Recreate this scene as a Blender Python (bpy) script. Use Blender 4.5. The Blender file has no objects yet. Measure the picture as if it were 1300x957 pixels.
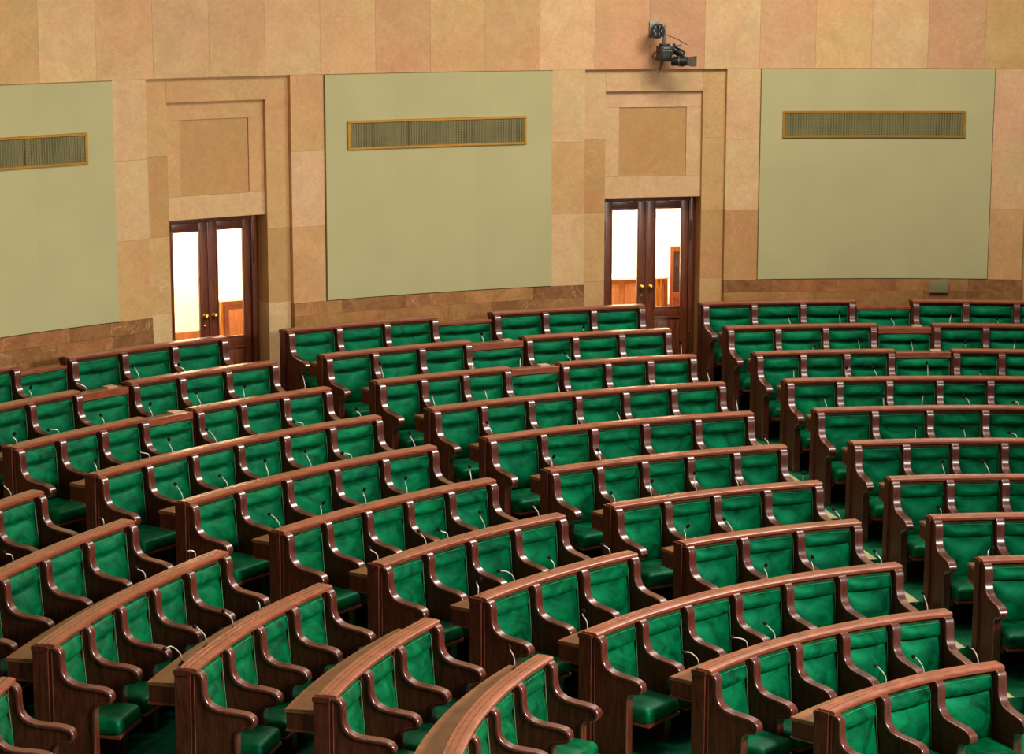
import bpy, bmesh, math, random
from math import sin, cos, pi
from mathutils import Vector, Matrix
random.seed(7)
scn = bpy.context.scene
COL = scn.collection

# ------------------------------------------------------------------ the hall, in metres
# every row of benches is an arc about the origin; row 0 is the one by the wall
ROW_R = [14.096, 13.016, 11.941, 10.873, 9.8305, 8.838, 7.7537, 6.6886, 5.631, 4.6146, 3.5274]
ROW_Z = [0.003, -0.1404, -0.284, -0.4203, -0.5593, -0.7201, -0.8601, -0.9963, -1.1345, -1.2802, -1.4018]
DROP = 1.0                                   # bench top above its own tier
FLOOR = [z - DROP for z in ROW_Z]
AISLES = [-1.4385, -1.0350, -0.6318, -0.2283, 0.1750]
WALL_R = 14.84

# ------------------------------------------------------------------ materials
def srgb(r, g, b):
    f = lambda c: (c / 255 / 12.92) if c / 255 <= .04045 else ((c / 255 + .055) / 1.055) ** 2.4
    return (f(r), f(g), f(b), 1)

def new_mat(name):
    m = bpy.data.materials.new(name); m.use_nodes = True
    nt = m.node_tree; b = nt.nodes['Principled BSDF']
    return m, nt, b

def add(nt, kind, **kw):
    n = nt.nodes.new(kind)
    for k, v in kw.items():
        if k in n.inputs: n.inputs[k].default_value = v
        else: setattr(n, k, v)
    return n

def ramp(nt, fac, stops):
    r = nt.nodes.new('ShaderNodeValToRGB'); e = r.color_ramp.elements
    e[0].position, e[0].color = stops[0]; e[1].position, e[1].color = stops[-1]
    for p, c in stops[1:-1]:
        q = e.new(p); q.color = c
    nt.links.new(fac, r.inputs[0]); return r

def coords(nt, scale, rnd=True):
    """object coordinates, shifted by a random amount for each object"""
    tc = add(nt, 'ShaderNodeTexCoord'); mp = add(nt, 'ShaderNodeMapping')
    mp.inputs['Scale'].default_value = scale
    nt.links.new(tc.outputs['Object'], mp.inputs['Vector'])
    if rnd:
        oi = add(nt, 'ShaderNodeObjectInfo'); mu = add(nt, 'ShaderNodeMath', operation='MULTIPLY')
        mu.inputs[1].default_value = 37.0
        nt.links.new(oi.outputs['Random'], mu.inputs[0])
        nt.links.new(mu.outputs[0], mp.inputs['Location'])
    return mp

def wood(name, c_dark, c_light, rough=.3, scale=(14, 14, 2.2), coat=.5, spec=.5, cior=1.5):
    m, nt, b = new_mat(name)
    mp = coords(nt, scale)
    n = add(nt, 'ShaderNodeTexNoise', Scale=2.2, Detail=6.0, Roughness=.62, Distortion=.6)
    nt.links.new(mp.outputs[0], n.inputs['Vector'])
    r = ramp(nt, n.outputs['Fac'], [(.3, c_dark), (.72, c_light)])
    nt.links.new(r.outputs[0], b.inputs['Base Color'])
    rr = add(nt, 'ShaderNodeMapRange'); rr.inputs['To Min'].default_value = rough - .06; rr.inputs['To Max'].default_value = rough + .12
    nt.links.new(n.outputs['Fac'], rr.inputs['Value']); nt.links.new(rr.outputs[0], b.inputs['Roughness'])
    b.inputs['Coat Weight'].default_value = coat; b.inputs['Coat Roughness'].default_value = .25; b.inputs['Coat IOR'].default_value = cior
    b.inputs['Specular IOR Level'].default_value = spec
    bp = add(nt, 'ShaderNodeBump', Strength=.03, Distance=.002)
    nt.links.new(n.outputs['Fac'], bp.inputs['Height']); nt.links.new(bp.outputs[0], b.inputs['Normal'])
    return m

WOOD_DARK = wood('dark_walnut', srgb(58, 22, 15), srgb(112, 46, 32), rough=.32, coat=1., cior=1.85)
WOOD_PANEL = wood('bench_panel_wood', srgb(58, 25, 16), srgb(112, 56, 36), rough=.5, coat=.0, spec=.22)
WOOD_RAIL = wood('rail_wood', srgb(112, 50, 31), srgb(166, 88, 58), rough=.3, scale=(3, 3, 20), coat=1., cior=1.75)
WOOD_DESK = wood('desk_wood', srgb(112, 68, 42), srgb(160, 106, 66), rough=.36, scale=(4, 4, 16), coat=.3)
WOOD_DOOR = wood('door_wood', srgb(82, 38, 20), srgb(134, 68, 36), rough=.32, scale=(16, 16, 1.6), coat=.45)
WOOD_TRIM = wood('red_seat_wood', srgb(86, 34, 20), srgb(128, 56, 34), rough=.4)
WOOD_LIGHT = wood('honey_wood', srgb(120, 72, 40), srgb(160, 104, 60), rough=.4)

def velvet(name, dark, light, rough=.5, sheen=.6, nscale=5.5, tint=None):
    m, nt, b = new_mat(name)
    mp = coords(nt, (1, 1, 1.4))
    n = add(nt, 'ShaderNodeTexNoise', Scale=nscale, Detail=4.0, Roughness=.6, Distortion=1.2)
    nt.links.new(mp.outputs[0], n.inputs['Vector'])
    r = ramp(nt, n.outputs['Fac'], [(.32, dark), (.7, light)])
    nt.links.new(r.outputs[0], b.inputs['Base Color'])
    b.inputs['Roughness'].default_value = rough
    b.inputs['Sheen Weight'].default_value = sheen
    b.inputs['Sheen Roughness'].default_value = .35
    b.inputs['Sheen Tint'].default_value = tint or srgb(20, 200, 120)
    b.inputs['Specular IOR Level'].default_value = .5; b.inputs['Specular Tint'].default_value = (.06, 1., .5, 1)
    n2 = add(nt, 'ShaderNodeTexNoise', Scale=240.0, Detail=2.0)
    bp = add(nt, 'ShaderNodeBump', Strength=.12, Distance=.002)
    nt.links.new(n2.outputs['Fac'], bp.inputs['Height']); nt.links.new(bp.outputs[0], b.inputs['Normal'])
    return m

VELVET = velvet('green_velvet', srgb(0, 38, 21), srgb(0, 102, 57), sheen=.06, nscale=4.2)
PIPING = velvet('green_piping', srgb(44, 112, 76), srgb(92, 150, 112), sheen=.2)
CARPET = velvet('green_carpet', srgb(12, 78, 50), srgb(26, 108, 72), rough=.95, sheen=.25, nscale=9)

def plain(name, col, rough=.5, metal=0., spec=.5, var=.08, nscale=8.):
    m, nt, b = new_mat(name)
    mp = coords(nt, (1, 1, 1))
    n = add(nt, 'ShaderNodeTexNoise', Scale=nscale, Detail=4.0)
    nt.links.new(mp.outputs[0], n.inputs['Vector'])
    lo = tuple(c * (1 - var) for c in col[:3]) + (1,); hi = tuple(min(1, c * (1 + var)) for c in col[:3]) + (1,)
    r = ramp(nt, n.outputs['Fac'], [(.3, lo), (.7, hi)])
    nt.links.new(r.outputs[0], b.inputs['Base Color'])
    b.inputs['Roughness'].default_value = rough; b.inputs['Metallic'].default_value = metal
    b.inputs['Specular IOR Level'].default_value = spec
    return m

BRASS = plain('brass', srgb(214, 160, 70), .28, 1.)
BRASS_TRIM = plain('brass_trim', srgb(196, 146, 62), .42, .75)
STEEL = plain('brushed_steel', srgb(225, 222, 215), .35, .35)
BLACK = plain('black_plastic', srgb(22, 23, 24), .45)
FOAM = plain('black_foam', srgb(26, 20, 20), .9, spec=.2)
GREY = plain('grey_metal', srgb(120, 124, 118), .4, .6)
LENSGLASS = plain('lens_glass', srgb(20, 30, 34), .06, 0., 1.)
FABRIC = plain('sage_wall_fabric', srgb(186, 182, 136), .9, spec=.1, var=.035, nscale=1.6)
OLIVE = plain('olive_box', srgb(126, 124, 84), .6)
PLASTER = plain('cream_plaster', srgb(238, 228, 208), .8, var=.02)
PALE_STONE = plain('pale_step_edging', srgb(196, 186, 140), .6)
CORRIDOR_FLOOR = plain('corridor_floor', srgb(196, 150, 96), .5)
HINGE = plain('bronze_hinge', srgb(110, 84, 44), .4, .8)
PLATE = plain('pale_wood_plate', srgb(196, 160, 130), .45)

def grille_mat():
    m, nt, b = new_mat('olive_perforated_metal')
    tc = add(nt, 'ShaderNodeTexCoord')
    mp = add(nt, 'ShaderNodeMapping'); mp.inputs['Scale'].default_value = (1, 1, 1)
    nt.links.new(tc.outputs['UV'], mp.inputs['Vector'])
    w = add(nt, 'ShaderNodeTexWave', wave_type='BANDS', bands_direction='X', Scale=9.0, Distortion=.3, Detail=1.0)
    w2 = add(nt, 'ShaderNodeTexWave', wave_type='BANDS', bands_direction='Y', Scale=16.0)
    n = add(nt, 'ShaderNodeTexNoise', Scale=3.0, Detail=3.0)
    for q in (w, w2, n): nt.links.new(mp.outputs[0], q.inputs['Vector'])
    mx = add(nt, 'ShaderNodeMath', operation='MULTIPLY'); nt.links.new(w.outputs['Fac'], mx.inputs[0]); nt.links.new(w2.outputs['Fac'], mx.inputs[1])
    ad = add(nt, 'ShaderNodeMath', operation='ADD'); nt.links.new(mx.outputs[0], ad.inputs[0]); nt.links.new(n.outputs['Fac'], ad.inputs[1])
    r = ramp(nt, ad.outputs[0], [(.35, srgb(78, 74, 40)), (1.1 / 1.2, srgb(128, 120, 74))])
    nt.links.new(r.outputs[0], b.inputs['Base Color'])
    b.inputs['Roughness'].default_value = .6; b.inputs['Metallic'].default_value = .2
    bp = add(nt, 'ShaderNodeBump', Strength=.5, Distance=.004); nt.links.new(mx.outputs[0], bp.inputs['Height']); nt.links.new(bp.outputs[0], b.inputs['Normal'])
    return m
GRILLE = grille_mat()

def glass_mat():
    m = bpy.data.materials.new('clear_pane'); m.use_nodes = True; nt = m.node_tree
    nt.nodes.remove(nt.nodes['Principled BSDF']); out = nt.nodes['Material Output']
    t = add(nt, 'ShaderNodeBsdfTransparent'); t.inputs[0].default_value = (.97, .97, .95, 1)
    g = add(nt, 'ShaderNodeBsdfGlossy'); g.inputs['Roughness'].default_value = .02
    fr = add(nt, 'ShaderNodeFresnel', IOR=1.45); mx = add(nt, 'ShaderNodeMixShader')
    nt.links.new(fr.outputs[0], mx.inputs[0]); nt.links.new(t.outputs[0], mx.inputs[1]); nt.links.new(g.outputs[0], mx.inputs[2])
    nt.links.new(mx.outputs[0], out.inputs['Surface']); return m
GLASS = glass_mat()

def stone(name, vein_col, vein_amt, mottle, mcol_a, mcol_b):
    """marble slabs: colour of each slab comes from the mesh's own 'slab' attribute; mottling and veins on top"""
    m, nt, b = new_mat(name)
    at = add(nt, 'ShaderNodeAttribute', attribute_name='slab')
    tc = add(nt, 'ShaderNodeTexCoord')
    ofs = add(nt, 'ShaderNodeAttribute', attribute_name='shift')
    va = add(nt, 'ShaderNodeVectorMath', operation='MULTIPLY_ADD'); va.inputs[1].default_value = (31, 17, 23)
    nt.links.new(ofs.outputs['Color'], va.inputs[0]); nt.links.new(tc.outputs['Object'], va.inputs[2])
    n1 = add(nt, 'ShaderNodeTexNoise', Scale=2.4, Detail=8.0, Roughness=.66, Distortion=1.0)
    n2 = add(nt, 'ShaderNodeTexNoise', Scale=22.0, Detail=5.0, Roughness=.7)
    vn = add(nt, 'ShaderNodeTexNoise', Scale=1.5, Detail=7.0, Roughness=.6, Distortion=2.2)
    vc = add(nt, 'ShaderNodeTexNoise', Scale=.9, Detail=2.0)
    for q in (n1, n2, vn, vc): nt.links.new(va.outputs[0], q.inputs['Vector'])
    r1 = ramp(nt, n1.outputs['Fac'], [(.3, mcol_a), (.7, mcol_b)])
    mm = add(nt, 'ShaderNodeMix', data_type='RGBA', blend_type='MULTIPLY'); mm.inputs[0].default_value = mottle
    nt.links.new(at.outputs['Color'], mm.inputs[6]); nt.links.new(r1.outputs[0], mm.inputs[7])
    r2 = ramp(nt, n2.outputs['Fac'], [(.3, (.80, .78, .74, 1)), (.7, (1.08, 1.08, 1.08, 1))])
    m2 = add(nt, 'ShaderNodeMix', data_type='RGBA', blend_type='MULTIPLY'); m2.inputs[0].default_value = .8 * mottle
    nt.links.new(mm.outputs[2], m2.inputs[6]); nt.links.new(r2.outputs[0], m2.inputs[7])
    # veins: thin ridges where the noise crosses one half, only in patches
    s = add(nt, 'ShaderNodeMath', operation='SUBTRACT'); s.inputs[1].default_value = .5; nt.links.new(vn.outputs['Fac'], s.inputs[0])
    a = add(nt, 'ShaderNodeMath', operation='ABSOLUTE'); nt.links.new(s.outputs[0], a.inputs[0])
    rv = ramp(nt, a.outputs[0], [(0., (1, 1, 1, 1)), (.006, (0, 0, 0, 1))])
    rc = ramp(nt, vc.outputs['Fac'], [(.5, (0, 0, 0, 1)), (.62, (1, 1, 1, 1))])
    ml = add(nt, 'ShaderNodeMath', operation='MULTIPLY'); nt.links.new(rv.outputs[0], ml.inputs[0]); nt.links.new(rc.outputs[0], ml.inputs[1])
    ms = add(nt, 'ShaderNodeMath', operation='MULTIPLY'); ms.inputs[1].default_value = vein_amt; nt.links.new(ml.outputs[0], ms.inputs[0])
    m3 = add(nt, 'ShaderNodeMix', data_type='RGBA'); nt.links.new(ms.outputs[0], m3.inputs[0])
    nt.links.new(m2.outputs[2], m3.inputs[6]); m3.inputs[7].default_value = vein_col
    vq = add(nt, 'ShaderNodeTexNoise', Scale=1.5, Detail=9.0, Roughness=.7, Distortion=2.0); nt.links.new(va.outputs[0], vq.inputs['Vector'])
    s2 = add(nt, 'ShaderNodeMath', operation='SUBTRACT'); s2.inputs[1].default_value = .48; nt.links.new(vq.outputs['Fac'], s2.inputs[0])
    a2 = add(nt, 'ShaderNodeMath', operation='ABSOLUTE'); nt.links.new(s2.outputs[0], a2.inputs[0])
    rq = ramp(nt, a2.outputs[0], [(0., (.24, .24, .24, 1)), (.045, (0, 0, 0, 1))])
    m4 = add(nt, 'ShaderNodeMix', data_type='RGBA'); nt.links.new(rq.outputs[0], m4.inputs[0]); nt.links.new(m3.outputs[2], m4.inputs[6]); m4.inputs[7].default_value = srgb(206, 140, 90)
    cl = add(nt, 'ShaderNodeTexNoise', Scale=1.1, Detail=3.0); nt.links.new(va.outputs[0], cl.inputs['Vector'])
    rl = ramp(nt, cl.outputs['Fac'], [(.42, (1.0, 1.02, .96, 1)), (.62, (1.04, .95, .95, 1))])
    m5 = add(nt, 'ShaderNodeMix', data_type='RGBA', blend_type='MULTIPLY'); m5.inputs[0].default_value = 1.0
    nt.links.new(m4.outputs[2], m5.inputs[6]); nt.links.new(rl.outputs[0], m5.inputs[7])
    nt.links.new(m5.outputs[2], b.inputs['Base Color'])
    b.inputs['Roughness'].default_value = .5; b.inputs['Specular IOR Level'].default_value = .3
    return m
STONE = stone('beige_marble', srgb(236, 205, 165), .55, .75, (.84, .79, .72, 1), (1.10, 1.08, 1.05, 1))
STONE_DADO = stone('brown_veined_marble', srgb(232, 200, 160), .85, 1.0, (.64, .56, .46, 1), (1.15, 1.1, 1.0, 1))

# ------------------------------------------------------------------ object helpers
def link(name, mesh, parent=None, mat=None, loc=None, rotz=None):
    o = bpy.data.objects.new(name, mesh); COL.objects.link(o)
    if parent is not None: o.parent = parent
    if mat is not None and mesh is not None and len(mesh.materials) == 0: mesh.materials.append(mat)
    if loc is not None: o.location = loc
    if rotz is not None: o.rotation_euler = (0, 0, rotz)
    return o

def tag(o, label=None, cat=None, group=None, kind=None):
    if label: o['label'] = label
    if cat: o['category'] = cat
    if group: o['group'] = group
    if kind: o['kind'] = kind
    return o

def thing(name, label, cat, loc, rotz=0., group=None):
    o = link(name, None, loc=loc, rotz=rotz); o.empty_display_size = .1
    return tag(o, label, cat, group)

def to_mesh(bm, name, smooth=35.):
    bmesh.ops.recalc_face_normals(bm, faces=bm.faces)
    me = bpy.data.meshes.new(name); bm.to_mesh(me); bm.free()
    for p in me.polygons: p.use_smooth = True
    me.set_sharp_from_angle(angle=math.radians(smooth))
    return me

def box_bm(bm, x0, x1, y0, y1, z0, z1, bevel=0.):
    t = bmesh.new(); bmesh.ops.create_cube(t, size=1)
    for v in t.verts:
        v.co = Vector(((x0 + x1) / 2 + v.co.x * (x1 - x0), (y0 + y1) / 2 + v.co.y * (y1 - y0), (z0 + z1) / 2 + v.co.z * (z1 - z0)))
    if bevel: bmesh.ops.bevel(t, geom=t.edges, offset=bevel, segments=2, affect='EDGES', profile=.6)
    me = bpy.data.meshes.new('t'); t.to_mesh(me); t.free(); bm.from_mesh(me); bpy.data.meshes.remove(me)

def box(name, x0, x1, y0, y1, z0, z1, parent, mat, bevel=.004):
    bm = bmesh.new(); box_bm(bm, x0, x1, y0, y1, z0, z1, bevel)
    return link(name, to_mesh(bm, name), parent, mat)

def cyl_bm(bm, p, q, r0, r1, seg=16, caps=True):
    p, q = Vector(p), Vector(q); ax = (q - p).normalized()
    u = ax.orthogonal().normalized(); w = ax.cross(u)
    a = [bm.verts.new(p + r0 * (cos(t) * u + sin(t) * w)) for t in [2 * pi * i / seg for i in range(seg)]]
    b = [bm.verts.new(q + r1 * (cos(t) * u + sin(t) * w)) for t in [2 * pi * i / seg for i in range(seg)]]
    for i in range(seg): bm.faces.new((a[i], a[(i + 1) % seg], b[(i + 1) % seg], b[i]))
    if caps: bm.faces.new(a[::-1]); bm.faces.new(b)

def tube_bm(bm, pts, r, seg=8, rend=None):
    pts = [Vector(p) for p in pts]; rings = []
    for i, p in enumerate(pts):
        d = (pts[min(i + 1, len(pts) - 1)] - pts[max(i - 1, 0)]).normalized()
        u = d.cross(Vector((.13, .97, .2))).normalized(); w = d.cross(u)
        rr = r if rend is None else r + (rend - r) * i / (len(pts) - 1)
        rings.append([bm.verts.new(p + rr * (cos(t) * u + sin(t) * w)) for t in [2 * pi * k / seg for k in range(seg)]])
    for a, b in zip(rings, rings[1:]):
        for k in range(seg): bm.faces.new((a[k], a[(k + 1) % seg], b[(k + 1) % seg], b[k]))
    bm.faces.new(rings[0][::-1]); bm.faces.new(rings[-1])

def lathe_bm(bm, o, ax, prof, seg=20):
    """prof: (distance along ax, radius)"""
    o = Vector(o); ax = Vector(ax).normalized(); u = ax.orthogonal().normalized(); w = ax.cross(u); rings = []
    for d, r in prof:
        rings.append([bm.verts.new(o + d * ax + max(r, 1e-4) * (cos(t) * u + sin(t) * w)) for t in [2 * pi * k / seg for k in range(seg)]])
    for a, b in zip(rings, rings[1:]):
        for k in range(seg): bm.faces.new((a[k], a[(k + 1) % seg], b[(k + 1) % seg], b[k]))
    bm.faces.new(rings[0][::-1]); bm.faces.new(rings[-1])

class Arc:
    """local frame of something at angle th0, radius r0, height z0: x runs along the arc, y away from the centre"""
    def __init__(s, th0, r0, z0): s.th, s.r, s.z = th0, r0, z0
    def loc(s): return (s.r * sin(s.th), s.r * cos(s.th), s.z)
    def rot(s): return -s.th
    def p(s, th, r, z):
        a = th - s.th
        return Vector((r * sin(a), r * cos(a) - s.r, z - s.z))

def sweep(name, arc, th0, th1, prof, parent, mat, step=.03, smooth=35.):
    """closed (radius, z) profile swept from th0 to th1"""
    bm = bmesh.new(); n = max(1, int(math.ceil((th1 - th0) / step))); rings = []
    for i in range(n + 1):
        t = th0 + (th1 - th0) * i / n
        rings.append([bm.verts.new(arc.p(t, r, z)) for r, z in prof])
    m = len(prof)
    for a, b in zip(rings, rings[1:]):
        for k in range(m): bm.faces.new((a[k], a[(k + 1) % m], b[(k + 1) % m], b[k]))
    bm.faces.new(rings[0][::-1]); bm.faces.new(rings[-1])
    return link(name, to_mesh(bm, name, smooth), parent, mat)

def rect(r0, r1, z0, z1, b=.0):
    if b == 0: return [(r0, z0), (r1, z0), (r1, z1), (r0, z1)]
    return [(r0 + b, z0), (r1 - b, z0), (r1, z0 + b), (r1, z1 - b), (r1 - b, z1), (r0 + b, z1), (r0, z1 - b), (r0, z0 + b)]

# ------------------------------------------------------------------ bench pieces (shared meshes)
def catmull(P, n=6):
    out = []
    for i in range(len(P) - 1):
        p0, p1, p2, p3 = P[max(i - 1, 0)], P[i], P[i + 1], P[min(i + 2, len(P) - 1)]
        for k in range(n):
            t = k / n
            out.append(tuple(.5 * (2 * p1[j] + (p2[j] - p0[j]) * t + (2 * p0[j] - 5 * p1[j] + 4 * p2[j] - p3[j]) * t * t + (3 * p1[j] - p0[j] - 3 * p2[j] + p3[j]) * t ** 3) for j in (0, 1)))
    out.append(P[-1]); return out

def divider_mesh():
    top = [(.034, 0.), (.0, .0), (-.022, -.004), (-.043, -.015), (-.058, -.034), (-.066, -.06), (-.068, -.10), (-.070, -.165), (-.082, -.212),
           (-.108, -.248), (-.148, -.272), (-.20, -.286), (-.30, -.294), (-.37, -.301), (-.418, -.314), (-.449, -.338),
           (-.459, -.370), (-.450, -.400), (-.424, -.420), (-.385, -.430), (-.350, -.440), (-.328, -.462), (-.320, -.50)]
    crv = catmull(top, 3)
    pts = crv + [(-.318, -DROP), (.034, -DROP)]
    n = len(pts)
    # outward normals of the outline (clockwise seen from +x)
    nrm = []
    for i in range(n):
        a, b = pts[i - 1], pts[(i + 1) % n]
        d = Vector((b[0] - a[0], b[1] - a[1])).normalized()
        nrm.append(Vector((d.y, -d.x)))
    area = sum(pts[i][0] * pts[(i + 1) % n][1] - pts[(i + 1) % n][0] * pts[i][1] for i in range(n))
    if area < 0: nrm = [-q for q in nrm]
    section = [(0., .0), (.0, .0335), (.0, .035), (.003, .040), (.008, .0425), (.024, .0425), (.028, .036)]   # (inset, half width)
    bm = bmesh.new()
    def ring(ins, x):
        out = []
        for (r, z), q in zip(pts, nrm):
            zz = z - q.y * ins if z > -DROP + .01 else z
            out.append(bm.verts.new((x, r - q.x * ins, zz)))
        return out
    rows = [ring(i, -x) for i, x in section[::-1]] + [ring(i, x) for i, x in section[1:]]
    for i, (a, b) in enumerate(zip(rows, rows[1:])):
        for k in range(n): bm.faces.new((a[k], a[(k + 1) % n], b[(k + 1) % n], b[k])).material_index = 1 if i < 2 or i > len(rows) - 4 else 0
    for f in (bm.faces.new(rows[0][::-1]), bm.faces.new(rows[-1])): f.material_index = 1
    return to_mesh(bm, 'divider', 40)
DIVIDER = divider_mesh()
DIVIDER.materials.append(WOOD_DARK); DIVIDER.materials.append(WOOD_PANEL)

def pad_mesh(name, w, R, z0, z1, yb0, yb1, bulge, rc_top=.03, rc_bot=.02, px=2.6, zc=.5, pz=2.4, back=.029):
    """upholstered pad: z0..z1 tall, front surface at y = yb0 (bottom) .. yb1 (top), swelling forward by bulge"""
    bm = bmesh.new(); nx, nz = 16, 12; H = z1 - z0; grid = []
    for j in range(nz + 1):
        v = j / nz; v = .5 - .5 * cos(pi * v)
        z = z0 + H * v; row = []
        hw = w / 2
        if z1 - z < rc_top: hw -= rc_top - math.sqrt(max(0, rc_top ** 2 - (rc_top - (z1 - z)) ** 2))
        if z - z0 < rc_bot: hw -= rc_bot - math.sqrt(max(0, rc_bot ** 2 - (rc_bot - (z - z0)) ** 2))
        yb = yb0 + (yb1 - yb0) * v
        vv = v ** (math.log(.5) / math.log(zc))
        bz = max(0, 1 - abs(2 * vv - 1) ** pz) ** .95
        for i in range(nx + 1):
            s = -cos(pi * i / nx); bx = max(0, 1 - abs(s) ** px) ** .95
            y = yb - bulge * bx * bz + .006 * (1 - min(1, bx * 2.2) * min(1, bz * 2.2))
            row.append(bm.verts.new((s * hw * (R + y) / R, y, z)))
        grid.append(row)
    for j in range(nz):
        for i in range(nx): bm.faces.new((grid[j][i], grid[j][i + 1], grid[j + 1][i + 1], grid[j + 1][i]))
    edge = [grid[0][i] for i in range(nx + 1)] + [grid[j][nx] for j in range(1, nz + 1)] + [grid[nz][i] for i in range(nx - 1, -1, -1)] + [grid[j][0] for j in range(nz - 1, 0, -1)]
    bk = [bm.verts.new((q.co.x, back, q.co.z)) for q in edge]
    for k in range(len(edge)):
        bm.faces.new((edge[k], bk[k], bk[(k + 1) % len(edge)], edge[(k + 1) % len(edge)]))
    bm.faces.new(bk)
    me = to_mesh(bm, name, 50); me.materials.append(VELVET); return me

def piping_mesh(w, R, z0, z1, yb0, yb1):
    bm = bmesh.new(); pts = []
    hw = w / 2 - .002; n = 10
    def pt(x, v):
        y = yb0 + (yb1 - yb0) * v + .006
        return (x * (R + y) / R, y, z0 + (z1 - z0) * v)
    L = [pt(-hw, k / n) for k in range(n)] + [pt(-hw + .012, .988), pt(0, 1.), pt(hw - .012, .988)] + [pt(hw, k / n) for k in range(n - 1, -1, -1)]
    tube_bm(bm, L, .0032, 6)
    me = to_mesh(bm, 'piping', 60); me.materials.append(PIPING); return me

def seat_mesh(w, R, yf=-.475, ybk=-.035, z0=-.690, z1=-.568):
    bm = bmesh.new(); N = 8
    def outline(ins):
        rc = .035; o = []
        x0, x1, y0, y1 = -w / 2 + ins, w / 2 - ins, yf + ins, ybk - ins * .3
        for cx, cy, a0 in ((x1 - rc, y0 + rc, -90), (x1 - .01, y1 - .01, 0), (x0 + .01, y1 - .01, 90), (x0 + rc, y0 + rc, 180)):
            r = rc if cy < -.2 else .01
            for k in range(N + 1):
                a = math.radians(a0 + 90 * k / N); x, y = cx + r * cos(a), cy + r * sin(a)
                o.append((x * (R + y) / R, y))
        return o
    levels = [(z0, .012), (z0 + .012, .0), (z0 + .05, -.002), (z1 - .05, .0), (z1 - .028, .004), (z1 - .012, .014), (z1 - .002, .032), (z1 + .008, .07), (z1 + .014, .12)]
    rings = [[bm.verts.new((x, y, z)) for x, y in outline(i)] for z, i in levels]
    for a, b in zip(rings, rings[1:]):
        for k in range(len(a)): bm.faces.new((a[k], a[(k + 1) % len(a)], b[(k + 1) % len(a)], b[k]))
    bm.faces.new(rings[0][::-1]); bm.faces.new(rings[-1])
    me = to_mesh(bm, 'seat', 50); me.materials.append(VELVET); return me

def seat_frame_mesh(w, R):
    bm = bmesh.new(); box_bm(bm, -w / 2 + .004, w / 2 - .004, -.478, -.03, -.720, -.691, .005)
    for v in bm.verts: v.co.x *= (R + v.co.y) / R
    # folding brackets below the seat, back to the bench's rear board
    box_bm(bm, -w / 2 + .02, -w / 2 + .05, -.30, .028, -.79, -.720, .004)
    box_bm(bm, w / 2 - .05, w / 2 - .02, -.30, .028, -.79, -.720, .004)
    me = to_mesh(bm, 'seat_frame'); me.materials.append(WOOD_TRIM); return me

_cache = {}
def seat_set(w, R, low=0.):
    k = (round(w, 3), round(R, 2), round(low, 3))
    if k not in _cache:
        top = -.046 - low
        split = -.182 - low * .4
        _cache[k] = dict(
            headrest=pad_mesh('headrest', w, R, split + .005, top, -.002, .020, .042, rc_top=.024, rc_bot=.022, zc=.34, pz=2.0, px=2.2),
            backrest=pad_mesh('backrest', w, R, -.565, split - .005, -.036, .018, .064, rc_top=.006, rc_bot=.01, zc=.5, pz=2.0, px=2.1),
            piping=piping_mesh(w - .006, R, -.56, top - .012, -.038, .002),
            seat=seat_mesh(w, R), seat_frame=seat_frame_mesh(w, R))
    return _cache[k]

# ------------------------------------------------------------------ benches
def child_at(name, mesh, parent, arc, th, r, z):
    p = arc.p(th, r, z)
    return link(name, mesh, parent, None, p, -(th - arc.th))

ORD = ['back row', 'second row', 'third row', 'fourth row', 'fifth row', 'sixth row', 'seventh row', 'eighth row', 'ninth row', 'tenth row', 'eleventh row']
HALL = []   # (row, th0, th1, phrase) for naming the microphones

def rail_profile(R, Z, fascia=0.):
    P = [(.122, -.012), (.131, .0), (.131, .018), (.122, .026), (.094, .026), (.092, .020), (.086, .020), (.084, .027), (.048, .027),
         (.046, .020), (.040, .020), (.038, .027), (-.002, .025), (-.017, .017), (-.019, .003), (-.012, -.012)]
    return [(R + r, Z + z) for r, z in P]

def add_desk(arc, t0, t1, R, Z, root):
    d = sweep('desk', arc, t0, t1, [(R + .122, Z - .262), (R + .366, Z - .262), (R + .372, Z - .256), (R + .372, Z - .134), (R + .122, Z - .134)], root, WOOD_PANEL)
    sweep('writing_surface', arc, t0 - .004 / R, t1 + .004 / R, [(R + .122, Z - .1335), (R + .376, Z - .1335), (R + .386, Z - .128), (R + .386, Z - .112), (R + .380, Z - .106), (R + .122, Z - .100)], d, WOOD_DESK)
    sweep('bottom_moulding', arc, t0 - .006 / R, t1 + .006 / R, [(R + .122, Z - .278), (R + .374, Z - .278), (R + .380, Z - .272), (R + .376, Z - .2625), (R + .122, Z - .2625)], d, WOOD_TRIM)

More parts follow.
